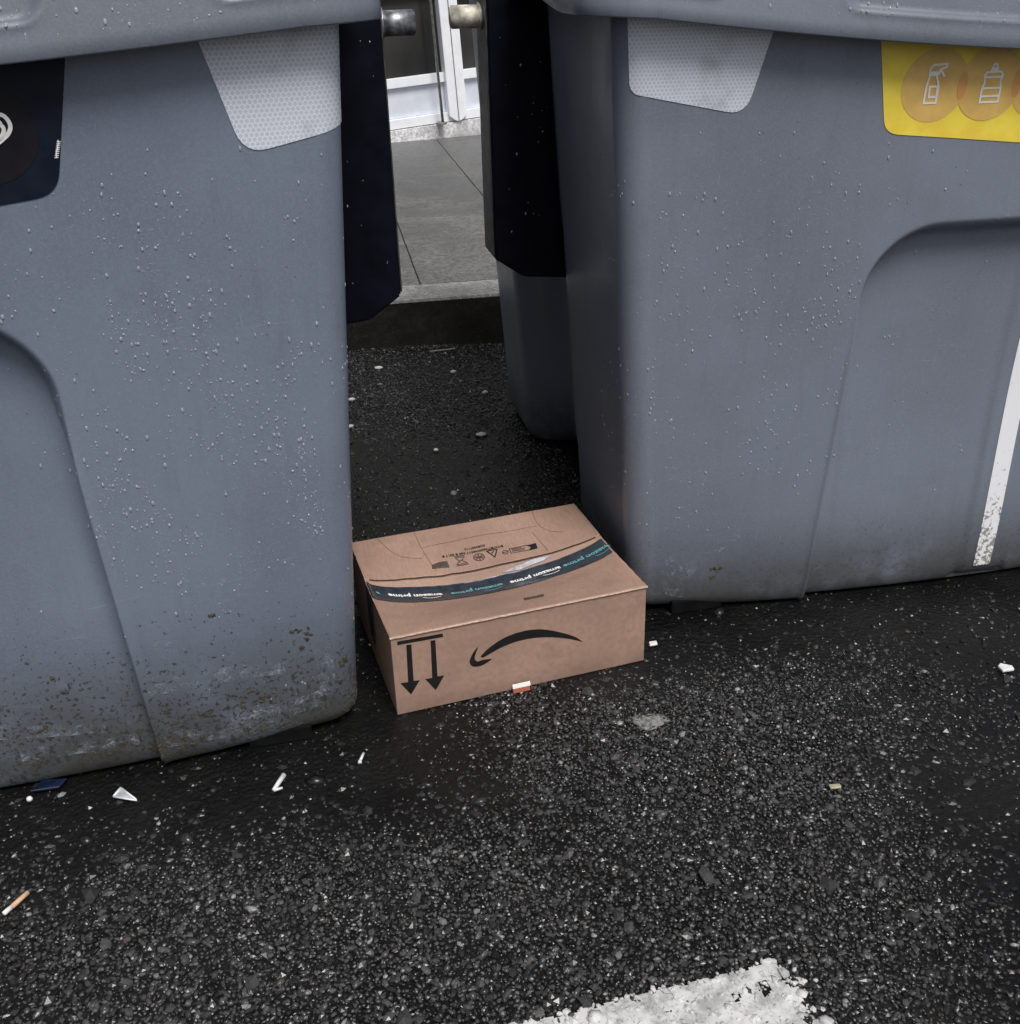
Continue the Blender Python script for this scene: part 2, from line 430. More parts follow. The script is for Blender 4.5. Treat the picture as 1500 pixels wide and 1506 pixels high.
def jitter_grid(x0, x1, y0, y1, sp):
    nx, ny = int((x1 - x0) / sp), int((y1 - y0) / sp)
    gx, gy = np.meshgrid(np.arange(nx), np.arange(ny)); gx = gx + .5 * (gy % 2)
    X = x0 + (gx + RNG.uniform(-.42, .42, gx.shape)) * sp; Y = y0 + (gy + RNG.uniform(-.42, .42, gx.shape)) * sp
    return X.ravel(), Y.ravel()
xa, ya = jitter_grid(-1.25, 1.45, .78, 2.16, .0068)
xb, yb = jitter_grid(-.75, .45, 2.16, 4.08, .0088)
X = np.concatenate([xa, xb]); Y = np.concatenate([ya, yb])
dL, dR = sdf_container(O_L, X, Y), sdf_container(O_R, X, Y)
keep = np.minimum(dL, dR) > -.10
X, Y, dL, dR = X[keep], Y[keep], dL[keep], dR[keep]
big_n = fbm(X, Y, 2.6, 3.); mid_n = fbm(X, Y, 9., 8.)
# binder-rich (smooth) beside the containers and towards the right; worn open texture in the middle
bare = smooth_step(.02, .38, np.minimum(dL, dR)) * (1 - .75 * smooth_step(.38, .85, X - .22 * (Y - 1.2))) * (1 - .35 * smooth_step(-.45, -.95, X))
gap = (Y > 2.2)
bare = np.where(gap, .35 + .65 * smooth_step(2.9, 3.5, Y), bare)
bare = np.clip(bare + .30 * big_n + .14 * mid_n, 0.02, 1)
rad = .0035 * np.exp(RNG.normal(0, .34, len(X))); rad = np.where(RNG.random(len(X)) < .02, rad * 1.7, rad)
lift = RNG.normal(0, .0011, len(X))
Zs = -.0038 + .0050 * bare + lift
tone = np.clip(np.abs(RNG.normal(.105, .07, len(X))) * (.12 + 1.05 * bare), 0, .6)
bright = RNG.random(len(X)); tone = np.where(bright < .016, RNG.uniform(.3, 1.0, len(X)), tone)
hue = RNG.random(len(X))
vis = Zs + rad * .55 > .0006
X, Y, Zs, rad, tone, hue = X[vis], Y[vis], Zs[vis], rad[vis], tone[vis], hue[vis]
# painted bar at the bottom of the picture
MA = np.array([-.003, .990]); MD = np.array([.972, .236]); MN = np.array([.236, -.972])     # far edge, runs to the right end
ml = (X - MA[0]) * MD[0] + (Y - MA[1]) * MD[1]; mn = (X - MA[0]) * MN[0] + (Y - MA[1]) * MN[1]
rag = RNG.normal(0, .0045, len(X))
marked = (ml < .392 + .1 * mn + rag * 2.2) & (mn > 0 + rag) & (mn < .16 + rag) & (ml > -1.2)
worn = (RNG.random(len(X)) < .10 + .75 * smooth_step(.33, .42, ml) * smooth_step(.02, .09, mn)) & marked
white = marked & ~worn
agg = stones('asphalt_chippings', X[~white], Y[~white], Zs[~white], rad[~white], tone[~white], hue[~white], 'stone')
tag(agg, 'small wet grey stone chippings bound in the road surface', 'gravel', kind='stuff')
def marking_sheet():
    nx, ny = 230, 44; V, idx, F = [], {}, []
    for i in range(nx):
        for j in range(ny):
            l = -.50 + i * .0039; m = -.002 + j * .0037
            edge = noise.noise(Vector((l * 90, m * 90, 4.))) * .004
            if m < .001 + edge or m > .158 + edge or l > .385 + .1 * m + edge * 2: continue
            if l > .27 and noise.noise(Vector((l * 45, m * 45, 1.))) > .62 - 2.2 * max(0, l - .27): continue
            p = MA + MD * l + MN * m
            d, _ = noise.voronoi(Vector((p[0] * 95, p[1] * 95, 0.)))
            idx[i, j] = len(V); V.append((p[0], p[1], .0050 - .0022 * d[0]))
    for (i, j) in list(idx):
        q = [(i, j), (i + 1, j), (i + 1, j + 1), (i, j + 1)]
        if all(k in idx for k in q): F.append(tuple(idx[k] for k in reversed(q)))
    return V, F
mk = mesh_obj('road_marking', *marking_sheet(), 'paint', None, True)
tag(mk, 'worn white painted bar on the asphalt at the bottom edge', 'road marking', kind='structure')
pst = stones('painted_chippings', X[white], Y[white], Zs[white] + .0002, rad[white] * 1.1, tone[white], hue[white], 'paint', mk)
tag(pst, kind='stuff')

# ------------------------------------------------------------------ kerb and pavement
PZ = .19; KYAW = R(9.0)
def ksys(name, loc): return empty(name, loc, (0, 0, KYAW))
kerb = tag(ksys('kerb', (-.432, 4.069, 0)), 'pale topped concrete kerb with a black grimy face behind the containers', 'kerb', kind='structure')
for k, (a, b) in enumerate(((-4.9, -3.9), (-3.9, -2.9), (-2.9, -1.9), (-1.9, -.9), (-.9, .62), (.62, 1.12), (1.12, 2.12), (2.12, 3.12), (3.12, 4.12), (4.12, 5.12))):
    bm = box_bm(a + .003, b - .003, 0, .225, -.1, PZ, .012)
    o = bm_obj('kerb_stone', bm, 'kerb', kerb)
    fb = bmesh.new(); n = 26; rows = []
    for i in range(n + 1):
        x = a + .003 + (b - a - .006) * i / n; rows.append([fb.verts.new((x, -.004 - .012 * abs(noise.fractal(Vector((x * 7, z * 12, k)), 1, 2, 4)), z)) for z in (0, .02, .05, .08, .11, .14, .165, .178)])
    for i in range(n):
        for j in range(7): fb.faces.new((rows[i][j], rows[i + 1][j], rows[i + 1][j + 1], rows[i][j + 1]))
    bm_obj('grime_crust', fb, 'kerb_face', o, True)
pav = bm_obj('pavement', box_bm(-12, 12, .215, 40, -.1, PZ - .008), 'grout', ksys('tmp', (-.432, 4.069, 0)))
tmp = pav.parent; pav.parent = None; pav.matrix_world = Matrix.Translation((-.432, 4.069, 0)) @ Matrix.Rotation(KYAW, 4, 'Z'); bpy.data.objects.remove(tmp)
tag(pav, 'grey concrete slab pavement leading to the shopfront', 'pavement', kind='structure')
slab_meshes = []
for k in range(4):
    bm = box_bm(0, .5345, 0, .4483, -.03, 0, .0012, 1); me = bpy.data.meshes.new('paving_slab'); bm.to_mesh(me); bm.free(); me.materials.append(MP['slab']); slab_meshes.append(me)
for r_ in range(13):
    for c_ in range(-7, 6):
        o = link(bpy.data.objects.new('paving_slab', slab_meshes[(r_ * 3 + c_) % 4]), pav)
        o.location = (.131 + c_ * .540 + .0012 * r_, .228 + r_ * .449, PZ + random.uniform(-.0005, .0005)); o.rotation_euler = (random.uniform(-.001, .001), random.uniform(-.001, .001), 0)
rest = mesh_obj('slab_field', [(-12, 6.08, PZ - .002), (12, 6.08, PZ - .002), (12, 39, PZ - .002), (-12, 39, PZ - .002)], [(0, 1, 2, 3)], 'slab', pav); tag(rest, kind='stuff')

# ------------------------------------------------------------------ shopfront behind
shop = empty('shopfront', (-.886, 8.663, PZ)); shop.rotation_euler = (Matrix.Rotation(R(24.15), 3, 'Z') @ Matrix.Rotation(R(-3.2), 3, 'Y')).to_euler()
tag(shop, 'white framed shopfront with dark glass and pale blue lower panels seen between the containers', 'shopfront')
bm_obj('plinth', box_bm(-14, 14, -.03, .3, -.6, .082, .004), 'plinth', shop)
bm_obj('bottom_rail', box_bm(-14, 14, -.015, .06, .088, .158, .003), 'alu', shop)
bm_obj('middle_rail', box_bm(-14, 14, -.015, .06, .383, .452, .003), 'alu', shop)
bm_obj('top_rail', box_bm(-14, 14, -.015, .06, 1.00, 1.06, .003), 'alu', shop)
bm_obj('upper_wall', box_bm(-14, 14, .02, .3, 2.9, 14), 'wall', shop)  # unseen storeys, made tall and wide to hold back sky light from behind
bm_obj('upper_rail', box_bm(-14, 14, -.02, .07, 2.82, 2.9, .003), 'alu', shop)
xs = [.62 + 1.32 * k for k in range(-10, 11)]
for k, x in enumerate(xs):
    poly = [(x - .075, .13), (x - .03, .092), (x, .085), (x + .03, .092), (x + .075, .13), (x + .075, 2.82), (x - .075, 2.82)]
    p = bm_obj('post', prism_bm(poly, -.05, .03, .003), 'alu', shop)
    bm_obj('post_seam', box_bm(x - .004, x + .003, -.053, -.049, .09, 2.8), 'pipe', p)
    if k < len(xs) - 1:
        a, b = x + .078, xs[k + 1] - .078
        bm_obj('lower_panel', box_bm(a, b, .02, .045, .16, .381), 'panel', shop)
        bm_obj('pane', box_bm(a, b, .025, .035, .454, .998), 'glass', shop)
        bm_obj('pane', box_bm(a, b, .025, .035, 1.062, 2.82), 'glass', shop)
pipe = empty('metal_pole', (-.886, 8.663, PZ)); pipe.rotation_euler = shop.rotation_euler
tag(pipe, 'thin bare metal pole standing in front of the shopfront panels', 'pole')
bm_obj('shaft', cyl_bm((.465, -.09, .10), (.465, -.09, 2.7), .011, 14), 'pipe', pipe, True)
bm_obj('foot_bracket', box_bm(.435, .49, -.115, -.032, .083, .103, .004), 'pipe', pipe)

# ================================================================== WASTE CONTAINERS
BULGE, RC, DEPTH, ZT = .069, .052, 1.36, 1.34
def hw(z): return .850 + .066 * z
def front_y(u, z): return -BULGE * np.clip(1 - (u / hw(z)) ** 2, 0, 1) - .07 * z
REC_LR = dict(L=(.452, .890), R=(.420, .850)); REC = list(REC_LR['L'])
def recess(u, z):
    """depth of the moulded front panel"""
    w = REC[0] + .030 * (1 - z / .86)
    qx = np.abs(u) - (w - .13); qz = (z - .0) - (REC[1] - .13)
    d = np.sqrt(np.maximum(qx, 0) ** 2 + np.maximum(qz, 0) ** 2) + np.minimum(np.maximum(qx, qz), 0) - .13
    soft = .0034 + .014 * smooth_step(.55, .85, z)
    m = 1 - smooth_step(-soft, soft, d)
    dep = .020 + .032 * smooth_step(.0, .62, z)
    c = 1 - smooth_step(.055, .075, np.abs(u))            # flat band under the centre stripe
    return m * dep - .006 * c * m - .0042 * np.exp(-((d - .007) / .006) ** 2) * (1 - smooth_step(.5, .8, z))
def foot_inset(z):
    Rf = .042; t = np.clip((Rf - (z - .010)) / Rf, 0, 1); return Rf * (1 - np.sqrt(1 - t * t * .98))
def plan_point(seg, t, z, grow=0.):
    """half-plan outline (x >= 0): seg 0 front, 1 corner, 2 side, 3 corner, 4 back"""
    ins = foot_inset(z) - grow; h = hw(z) - ins; y0 = -.07 * z + ins; y1 = DEPTH + .03 * z - ins; r = RC
    if seg == 0:
        u = t * (h - r); return u, front_y(u, z) + ins * (.30 + .70 * t ** 5) + recess(u, z)
    if seg == 1:
        yb = front_y(h - r, z) + ins; a = t * math.pi / 2; return h - r + r * math.sin(a), yb + r - r * math.cos(a)
    ys = front_y(h - r, z) + ins + r
    if seg == 2:
        y = ys + t * (y1 - r - ys)
        ch = smooth_step(.41, .455, y) * (1 - smooth_step(.98, 1.04, y)) * .13
        return h - ch, y
    if seg == 3:
        a = t * math.pi / 2; return h - r + r * math.cos(a), y1 - r + r * math.sin(a)
    return (h - r) * (1 - t), y1
def half_params():
    P = [(0, t) for t in np.concatenate([np.linspace(0, .450, 54), np.linspace(.455, .610, 74), np.linspace(.618, 1, 48)])] + [(1, t) for t in np.linspace(0, 1, 13)[1:]]
    P += [(2, t) for t in np.linspace(0, 1, 64)[1:]] + [(3, t) for t in np.linspace(0, 1, 7)[1:]] + [(4, t) for t in np.linspace(0, 1, 8)[1:]]
    return P
def body_mesh():
    HP = half_params(); n = len(HP)
    zs = [.010 + .042 * (1 - math.cos(a)) for a in np.linspace(0, math.pi / 2, 10)][:-1] + list(np.arange(.053, ZT, .0058))
    V = []
    for z in zs:
        right = [plan_point(s, t, z) for s, t in HP]
        ring = right + [(-x, y) for x, y in right[-2:0:-1]]
        for x, y in ring:
            lift_ = .014 * (1 - smooth_step(.055, .085, abs(x + .012))) * (y < .2) * (1 - smooth_step(.02, .12, z))
            V.append((x, y, z + lift_))
    nc = 2 * n - 2; F = grid_faces(len(zs), nc); F.append(tuple(range(nc))[::-1])
    me = bpy.data.meshes.new('body'); me.from_pydata([tuple(map(float, v)) for v in V], [], F); me.update()
    me.polygons.foreach_set('use_smooth', [len(p.vertices) < 5 for p in me.polygons]); me.materials.append(None); return me
def surf(u, z, grow=0.):
    """front skin of a container in arc coordinates: |u| beyond the flat part wraps round the corner"""
    def pt(u, z):
        s = 1 if u >= 0 else -1; a = abs(u); h = hw(z) - foot_inset(z)
        if a <= h - RC: x, y = plan_point(0, a / (h - RC), z)
        else:
            t = (a - (h - RC)) / (RC * math.pi / 2)
            if t <= 1: x, y = plan_point(1, t, z)
            else:
                x, y = plan_point(1, 1, z); y += (t - 1) * RC * math.pi / 2
        return Vector((s * x, y, z))
    p = pt(u, z); e = .003
    du = pt(u + e, z) - pt(u - e, z); dz = pt(u, z + e) - pt(u, z - e); nn = du.cross(dz).normalized()
    if nn.y > 0 and abs(u) < .8: nn.negate()
    return p, nn
# ---- lid
def lid_mesh(z0, dip):
    def lid_edge(u): return z0 + dip * np.abs(u) ** 1.5
    HP = half_params(); n = len(HP)
    vv = [(-.011, -.026), (-.0125, -.003), (-.0122, .0006), (-.010, .002)] + [(h, None) for h in np.linspace(.006, .30, 62)]
    rings = []
    for h, inner in vv:
        ring = []
        for s, t in HP:
            x, y = plan_point(s, t, 1.26, .0)
            rc = 0
            if s == 0: y -= recess(x, 1.26)
            # push outwards
            gx = .066 * min(1, max(0, (x - .55) / .3)) if s < 2 else .066
            nx, ny = (0, -1) if s == 0 else ((math.sin(t * 1.5708), -math.cos(t * 1.5708)) if s == 1 else ((1, 0) if s == 2 else ((math.cos(t * 1.5708), math.sin(t * 1.5708)) if s == 3 else (0, 1))))
            if s == 2:
                ch = smooth_step(.41, .455, y) * (1 - smooth_step(.98, 1.04, y)) * .13; x += ch
            o = .046 + (.002 if inner is None else inner)
            zz = h + lid_edge(min(x, .99)) + (.036 * float(smooth_step(.0, .34, y)) if s >= 1 else 0)
            if inner is None:
                k = h / .30; o += -.060 * k - .05 * k ** 3
                # moulded panels
                d = .97 - abs(x)
                w1 = min(d + .04, .20 - .10 * h - d) if s < 2 else 1
                w2 = d - .41 if s == 0 else -1
                hh = min(h - .034, .27 - h)
                rr = .022
                for w in (w1, w2):
                    a, b = rr - w, rr - hh
                    sd_ = math.hypot(max(a, 0), max(b, 0)) + min(max(a, b), 0) - rr
                    m = 1 - float(smooth_step(-.004, .004, sd_)); rim = math.exp(-((sd_ - .005) / .004) ** 2)
                    o += -.0065 * m + .0022 * rim * (w > -.05)
            ring.append((x + nx * (o + .014 * (s >= 1)), y + ny * o, zz))
        rings.append(ring + [(-x, y, z) for x, y, z in ring[-2:0:-1]])
    # dome
    top = rings[-1]; cy = .62
    for k in range(1, 13):
        a = k / 12 * 1.5; q = math.cos(a) if k < 12 else .07; rise = .16 * math.sin(a)
        rings.append([(x * (.25 + .75 * q) if k < 12 else x * .2, cy + (y - cy) * (.25 + .75 * q if k < 12 else .2), z * (1 - .0) + rise + (1.545 - z) * (k / 12)) for x, y, z in top])
    nc = len(top); V = [v for r_ in rings for v in r_]; F = grid_faces(len(rings), nc); F.append(tuple(range((len(rings) - 1) * nc, len(rings) * nc)))
    me = bpy.data.meshes.new('lid'); me.from_pydata([tuple(map(float, v)) for v in V], [], F); me.update()
    me.polygons.foreach_set('use_smooth', [True] * len(me.polygons)); me.materials.append(MP['lid']); return me, np.array(rings[4:66])

BODIES = {}
for sd_ in 'LR':
    REC[:] = REC_LR[sd_]; BODIES[sd_] = body_mesh()
LIDS = dict(L=lid_mesh(1.214, .060), R=lid_mesh(1.170, .095))

def droplet_geo(P, N, rads, sag=.25):
    """beads of rain: low domes slightly drooping downwards"""
    V, F = [], []
    for p, n, r in zip(P, N, rads):
        t1 = Vector((0, 0, 1)) - n * n.z; t1 = t1.normalized() if t1.length > .1 else Vector((1, 0, 0)); t2 = n.cross(t1)
        s0 = len(V); st = random.uniform(1.0, 2.1); w = random.uniform(.8, 1.1)
        prof = ((1., -.02), (.88, .30), (.50, .52)); m = 9
        for k, (q, hgt) in enumerate(prof):
            for j in range(m):
                a = 6.2832 * j / m; ca, sa = math.cos(a), math.sin(a)
                V.append(p + t2 * (sa * q * r * w) + t1 * ((ca * q * st - sag * hgt) * r) + n * (hgt * r))
        V.append(p + n * (.57 * r) - t1 * (sag * .7 * r))
        for k in range(2):
            for j in range(m):
                jj = (j + 1) % m; F.append((s0 + k * m + j, s0 + k * m + jj, s0 + (k + 1) * m + jj, s0 + (k + 1) * m + j))
        for j in range(m): F.append((s0 + 2 * m + j, s0 + 2 * m + (j + 1) % m, s0 + 3 * m))
    return V, F
def scatter_drops(name, n, gen, dens, parent, rmin=.0005, rmax=.0025):
    P, N, Q = [], [], []; tries = 0
    while len(P) < n and tries < n * 30:
        tries += 1; u, z = gen()
        if random.random() > dens(u, z): continue
        p, nn = surf(u, z); P.append(p); N.append(nn)
        q = random.random(); Q.append(rmin + (rmax - rmin) * q ** 7)
    o = mesh_obj(name, *droplet_geo(P, N, Q), 'water', parent, True); tag(o, kind='stuff'); return o
def lumps(name, spots, mat, parent):
    V, F = [], []
    for p, n, r in spots:
        v, f = ICO[random.randrange(8)]; t1 = n.orthogonal().normalized(); t2 = n.cross(t1); a = random.uniform(0, 6.28); s0 = len(V)
        e1 = t1 * math.cos(a) + t2 * math.sin(a); e2 = n.cross(e1); st = random.uniform(.5, 1.6)
        for q in v: V.append(p + e1 * (q[0] * r * st) + e2 * (q[1] * r) + n * (q[2] * r * .35))
        F += [tuple(int(i) + s0 for i in t) for t in f]
    o = mesh_obj(name, V, F, mat, parent); tag(o, kind='stuff'); return o

def container(O, body_mat, label, side):
    root = empty('waste_container', (O[0], O[1], 0), (0, 0, YAW)); tag(root, label, 'waste container', 'roadside waste containers')
    b = link(bpy.data.objects.new('body', BODIES[side]), root); b.material_slots[0].link = 'OBJECT'; b.material_slots[0].material = MP[body_mat]
    lid = link(bpy.data.objects.new('lid', LIDS[side][0]), root)
    for sx in (-1, 1):
        # lifting plate on the flank and its trunnion pin
        poly = [(sx * .84, .655), (sx * .975, .668), (sx * 1.043, .715), (sx * 1.043, 1.52), (sx * .84, 1.52)]
        if sx > 0: poly = poly[::-1]
        pl = bm_obj('lifting_plate', prism_bm(poly, .49, .60, .004), 'navy', root)
        bm_obj('edge_strip', box_bm(min(sx * 1.0435, sx * 1.0465), max(sx * 1.0435, sx * 1.0465), .492, .598, .722, 1.52, .001), 'strip', pl)
        sx_pin = 'pin_pale' if (side == 'R') else 'pin_dark'
        bm_obj('trunnion_pin', cyl_bm((sx * 1.040, .545, 1.231), (sx * 1.114, .545, 1.231), .0235, 28, bev=.003), sx_pin, pl, True)
        bm_obj('pin_collar', cyl_bm((sx * 1.040, .545, 1.231), (sx * 1.052, .545, 1.231), .015, 20, r2=.029), sx_pin, pl, True)
        for yy in (.06, 1.16):
            bm_obj('foot', box_bm(sx * .70 - .06, sx * .70 + .06, yy - (.080 if yy < .5 else .065), yy + .07, .0, .034, .004), 'rubber', root)
    return root, b, lid

LEFT, LB, LL = container(O_L, 'plasticL', 'grey waste container with a mud-splashed foot and black sticker, left of the cardboard box', 'L')
RIGHT, RB, RL = container(O_R, 'plasticR', 'grey waste container with a yellow icon sticker and white front stripe, right of the box', 'R')

def mirrored(pts, s): return [(s * x, z) for x, z in pts]
def refl_patch(root, s, pts, r):
    return patch('reflective_sticker', round_poly(mirrored(pts, s), r), surf, .0012, 'refl', root, .016)
refl_patch(LEFT, 1, [(.735, 1.27), (.782, 1.090), (.935, 1.119), (.985, 1.125), (.985, 1.27)], [0, .035, 0, 0, 0])
refl_patch(RIGHT, -1, [(.655, 1.25), (.700, 1.076), (.905, 1.119), (.915, 1.25)], [0, .035, .018, 0])
# the other two flanks carry the same sheeting
refl_patch(LEFT, -1, [(.660, 1.25), (.700, 1.080), (.905, 1.119), (.915, 1.25)], [0, .035, .018, 0])
refl_patch(RIGHT, 1, [(.735, 1.27), (.782, 1.090), (.935, 1.119), (.985, 1.125), (.985, 1.27)], [0, .035, 0, 0, 0])

# black information sticker on the left container
bs = patch('information_sticker', round_poly([(-.2, 1.235), (-.2, 1.02), (.36, 1.037), (.530, 1.056), (.582, 1.25), (.582, 1.26)], [0, .02, 0, .030, 0, 0]), surf, .0011, 'blackvinyl', LEFT, .02, 'glossy black information sticker under the lid')
patch('printed_disc', circle_poly(.449, 1.140, .074, .066), surf, .0016, 'brownink', bs, .016)
cl = [(.430, 1.100), (.474, 1.129), (.487, 1.139), (.4915, 1.149), (.488, 1.159), (.481, 1.1625), (.470, 1.158), (.410, 1.118), (.403, 1.104), (.410, 1.094), (.424, 1.094), (.470, 1.128), (.482, 1.142), (.480, 1.150), (.474, 1.149), (.425, 1.113)]
def spline(pts, k=5):
    P = [Vector(p) for p in pts]; out = []
    for i in range(len(P) - 1):
        a, b, c, d = P[max(0, i - 1)], P[i], P[i + 1], P[min(len(P) - 1, i + 2)]
        for j in range(k):
            t = j / k; out.append(tuple(.5 * ((2 * b) + (c - a) * t + (2 * a - 5 * b + 4 * c - d) * t * t + (3 * b - a - 3 * c + d) * t ** 3)))
    return out + [tuple(P[-1])]
strokes('printed_icon', [spline(cl)], .0052, surf, .0021, 'white', bs)
V, F = [], []
for k in range(9):
    z0 = 1.1045 + k * .0025; a, b_ = .536 + .0009 * k, .541 + .0009 * k
    g_, h_ = stroke_geo([[(a, z0), (b_, z0 + .0002)]] + ([[(a + random.uniform(0, .003), z0), (a + random.uniform(.002, .004), z0 + .0024)]]), .0010, surf, .0021); s0 = len(V); V += g_; F += [tuple(i + s0 for i in f) for f in h_]
mesh_obj('printed_fine_text', V, F, 'white', bs)

# yellow sticker on the right container
ys_ = patch('information_sticker', round_poly([(-.483, 1.235), (-.440, 1.034), (-.30, 1.020), (-.17, 1.006), (-.0, .996), (.17, 1.006), (.30, 1.020), (.440, 1.034), (.483, 1.235)], [0, .026, .02, .02, .05, .02, .02, .026, 0]), surf, .0011, 'yellow', RIGHT, .02, 'bright yellow information sticker with white icons')
for k, cx in enumerate((-.3605, -.2555, -.1505, -.0455, .0595, .1645, .2695)):
    patch('printed_disc', circle_poly(cx, 1.113 - .008 * (1 - abs(cx) / .4), .0620, .0615), surf, .0016 + .0002 * (k % 2), 'ochre', ys_, .014)
for cx in (-.3080, -.2030, -.0980):
    L_ = [(cx + .0085 * math.cos(a), 1.110 + .024 * math.sin(a)) for a in np.linspace(0, 6.283, 24)[:-1]]
    patch('printed_overlap', [(cx + (x - cx) * 1.05, z + .0 * x) for x, z in L_], surf, .0022, 'orange', ys_, .008)
def close(p): return p + [p[0]]
spray = [close([(-.377, 1.083), (-.354, 1.083), (-.3535, 1.110), (-.3615, 1.130), (-.3735, 1.130), (-.3765, 1.111)]),
         close([(-.3745, 1.131), (-.3745, 1.140), (-.3695, 1.1465), (-.345, 1.147), (-.3445, 1.1425), (-.3555, 1.1385), (-.3575, 1.131)]),
         [(-.3735, 1.134), (-.3580, 1.134)], [(-.3555, 1.1385), (-.3460, 1.1265)], close([(-.3700, 1.1105), (-.3555, 1.1105), (-.3550, 1.0930), (-.3690, 1.0930)])]
strokes('printed_icon', spray, .0034, surf, .0026, 'white', ys_)
jug = [close([(-.2695, 1.080), (-.2345, 1.080), (-.2340, 1.103), (-.2370, 1.113), (-.2345, 1.125), (-.2390, 1.1305), (-.2655, 1.1305), (-.2695, 1.125), (-.2670, 1.113), (-.2700, 1.103)]),
       [(-.2695, 1.122), (-.2350, 1.122)], [(-.2695, 1.1035), (-.2345, 1.1035)], [(-.2695, 1.090), (-.2345, 1.090)],
       close([(-.2585, 1.1325), (-.2460, 1.1325), (-.2495, 1.1435), (-.2550, 1.1435)]), [(-.2555, 1.136), (-.2485, 1.136)]]
strokes('printed_icon', jug, .0034, surf, .0026, 'white', ys_)

# white stripe down the middle of the front
def mat_stripe():
    t = NT('scuffed_white_strip'); x, y, z = t.z(); n = t.noise(85, 5, .7)
    g2 = t.math('ADD', n, t.ramp(z, .42, .02, 0, .20))
    c = t.mix(t.ramp(g2, .66, .74, 0, .8), (.86, .87, .90), (.13, .12, .10))
    return t.out(c, .42)
MP['stripe'] = mat_stripe()
for root in (LEFT, RIGHT):
    REC[:] = REC_LR['L' if root is LEFT else 'R']
    patch('reflective_stripe', [(-.034, .045), (.009, .045), (.009, .74), (-.034, .74)], surf, .0012, 'stripe', root, .016)

# pale rubbed scuffs low on the fronts
def mat_scuff():
    t = NT('rubbed_scuff'); n = t.noise(38, 6, .75); m = t.noise(150, 4, .7)
    a = t.math('MULTIPLY', t.ramp(n, .46, .66), t.ramp(m, .38, .62, .15, .8)); t.l.new(a, t.b.inputs['Alpha'])
    return t.out((.33, .37, .44), .55)
MP['scuff'] = mat_scuff()
REC[:] = REC_LR['R']
patch('scuff', [(-.79, .055), (-.735, .045), (-.735, .135), (-.66, .19), (-.61, .232), (-.615, .205), (-.70, .125), (-.725, .10), (-.765, .16), (-.79, .14)], surf, .0012, 'scuff', RIGHT, .016)
REC[:] = REC_LR['L']
for pl_ in ([(.487, .217), (.520, .300), (.548, .285), (.510, .19)], [(.496, .088), (.605, .090), (.796, .112), (.805, .078), (.602, .050), (.499, .056)], [(.483, .213), (.647, .209), (.743, .197), (.744, .168), (.645, .178), (.486, .180)], [(.785, .205), (.815, .22), (.818, .090), (.785, .060)], [(.25, .10), (.45, .085), (.45, .06), (.25, .07)], [(.20, .16), (.40, .12), (.40, .10), (.20, .13)]):
    patch('scuff', pl_, surf, .0012, 'scuff', LEFT, .014)
# rain beads
def dl(u, z):
    d = .10 + .9 * (noise.noise(Vector((u * 7, z * 5, 2.))) > -.05) * (.45 + noise.noise(Vector((u * 24, z * 9, 5.))))
    if z > 1.0: d *= max(0, (1.12 - z) / .12) * .6
    if z < .52: d *= max(.06, (z - .22) / .30) * .8
    if abs(u) < .45 and z < .87: d *= .03
    if abs(u) > .83: d *= .35
    return max(0, d)
REC[:] = REC_LR['L']
scatter_drops('rain_beads', 4000, lambda: (random.uniform(.2, .93), random.uniform(.08, 1.12)), dl, LEFT)
def dr(u, z):
    d = .08 + .8 * max(0, .4 + noise.noise(Vector((u * 9, z * 6, 12.)))) 
    if z > .95: d *= .35
    if z < .35: d *= max(.03, (z - .15) / .2) * .6
    if abs(u) < .44 and z < .86: d *= .10
    if u < -.84: d *= .35
    if u < -.30 and z > 1.0: d *= .25
    return d
REC[:] = REC_LR['R']
scatter_drops('rain_beads', 3000, lambda: (random.uniform(-1.05, .2), random.uniform(.08, 1.05)), dr, RIGHT, .0005, .0024)
# beads on the lids
def lid_drops(name, sgn, n, parent):
    P, N, Q = [], [], []
    LID_RINGS = LIDS['L' if sgn > 0 else 'R'][1]; nr, nc = LID_RINGS.shape[:2]
    while len(P) < n:
        j = random.randrange(0, 186); i = int(random.random() ** 1.3 * 40) + 1
        p = Vector(LID_RINGS[i, j]); a = Vector(LID_RINGS[i, j + 1]) - p; b_ = Vector(LID_RINGS[i + 1, j]) - p
        if noise.noise(Vector((p.x * 6, p.z * 8, 3. + sgn))) < -.15: continue
        nn = a.cross(b_).normalized()
        if nn.y > 0: nn.negate()
        p = p + a * random.random() + b_ * random.random()
        if sgn < 0: p.x, nn.x = -p.x, -nn.x
        P.append(p); N.append(nn); Q.append(.0008 + .0020 * random.random() ** 3)
    tag(mesh_obj(name, *droplet_geo(P, N, Q), 'water', parent, True), kind='stuff')
lid_drops('rain_beads', 1, 330, LL); lid_drops('rain_beads', -1, 330, RL)
# a few beads on the dark lifting plates
for o in [c for root in (LEFT, RIGHT) for c in root.children if c.name.startswith('lifting_plate')]:
    xs_ = [v.co.x for v in o.data.vertices]; P, N, Q = [], [], []
    for k in range(20):
        P.append(Vector((random.uniform(min(xs_) + .06, max(xs_) - .02) if max(xs_) > 0 else random.uniform(min(xs_) + .02, max(xs_) - .06), .4898, random.uniform(.74, 1.3)))); N.append(Vector((0, -1, 0))); Q.append(.0007 + .0016 * random.random() ** 3)
    tag(mesh_obj('rain_beads', *droplet_geo(P, N, Q), 'water', o, True), kind='stuff')
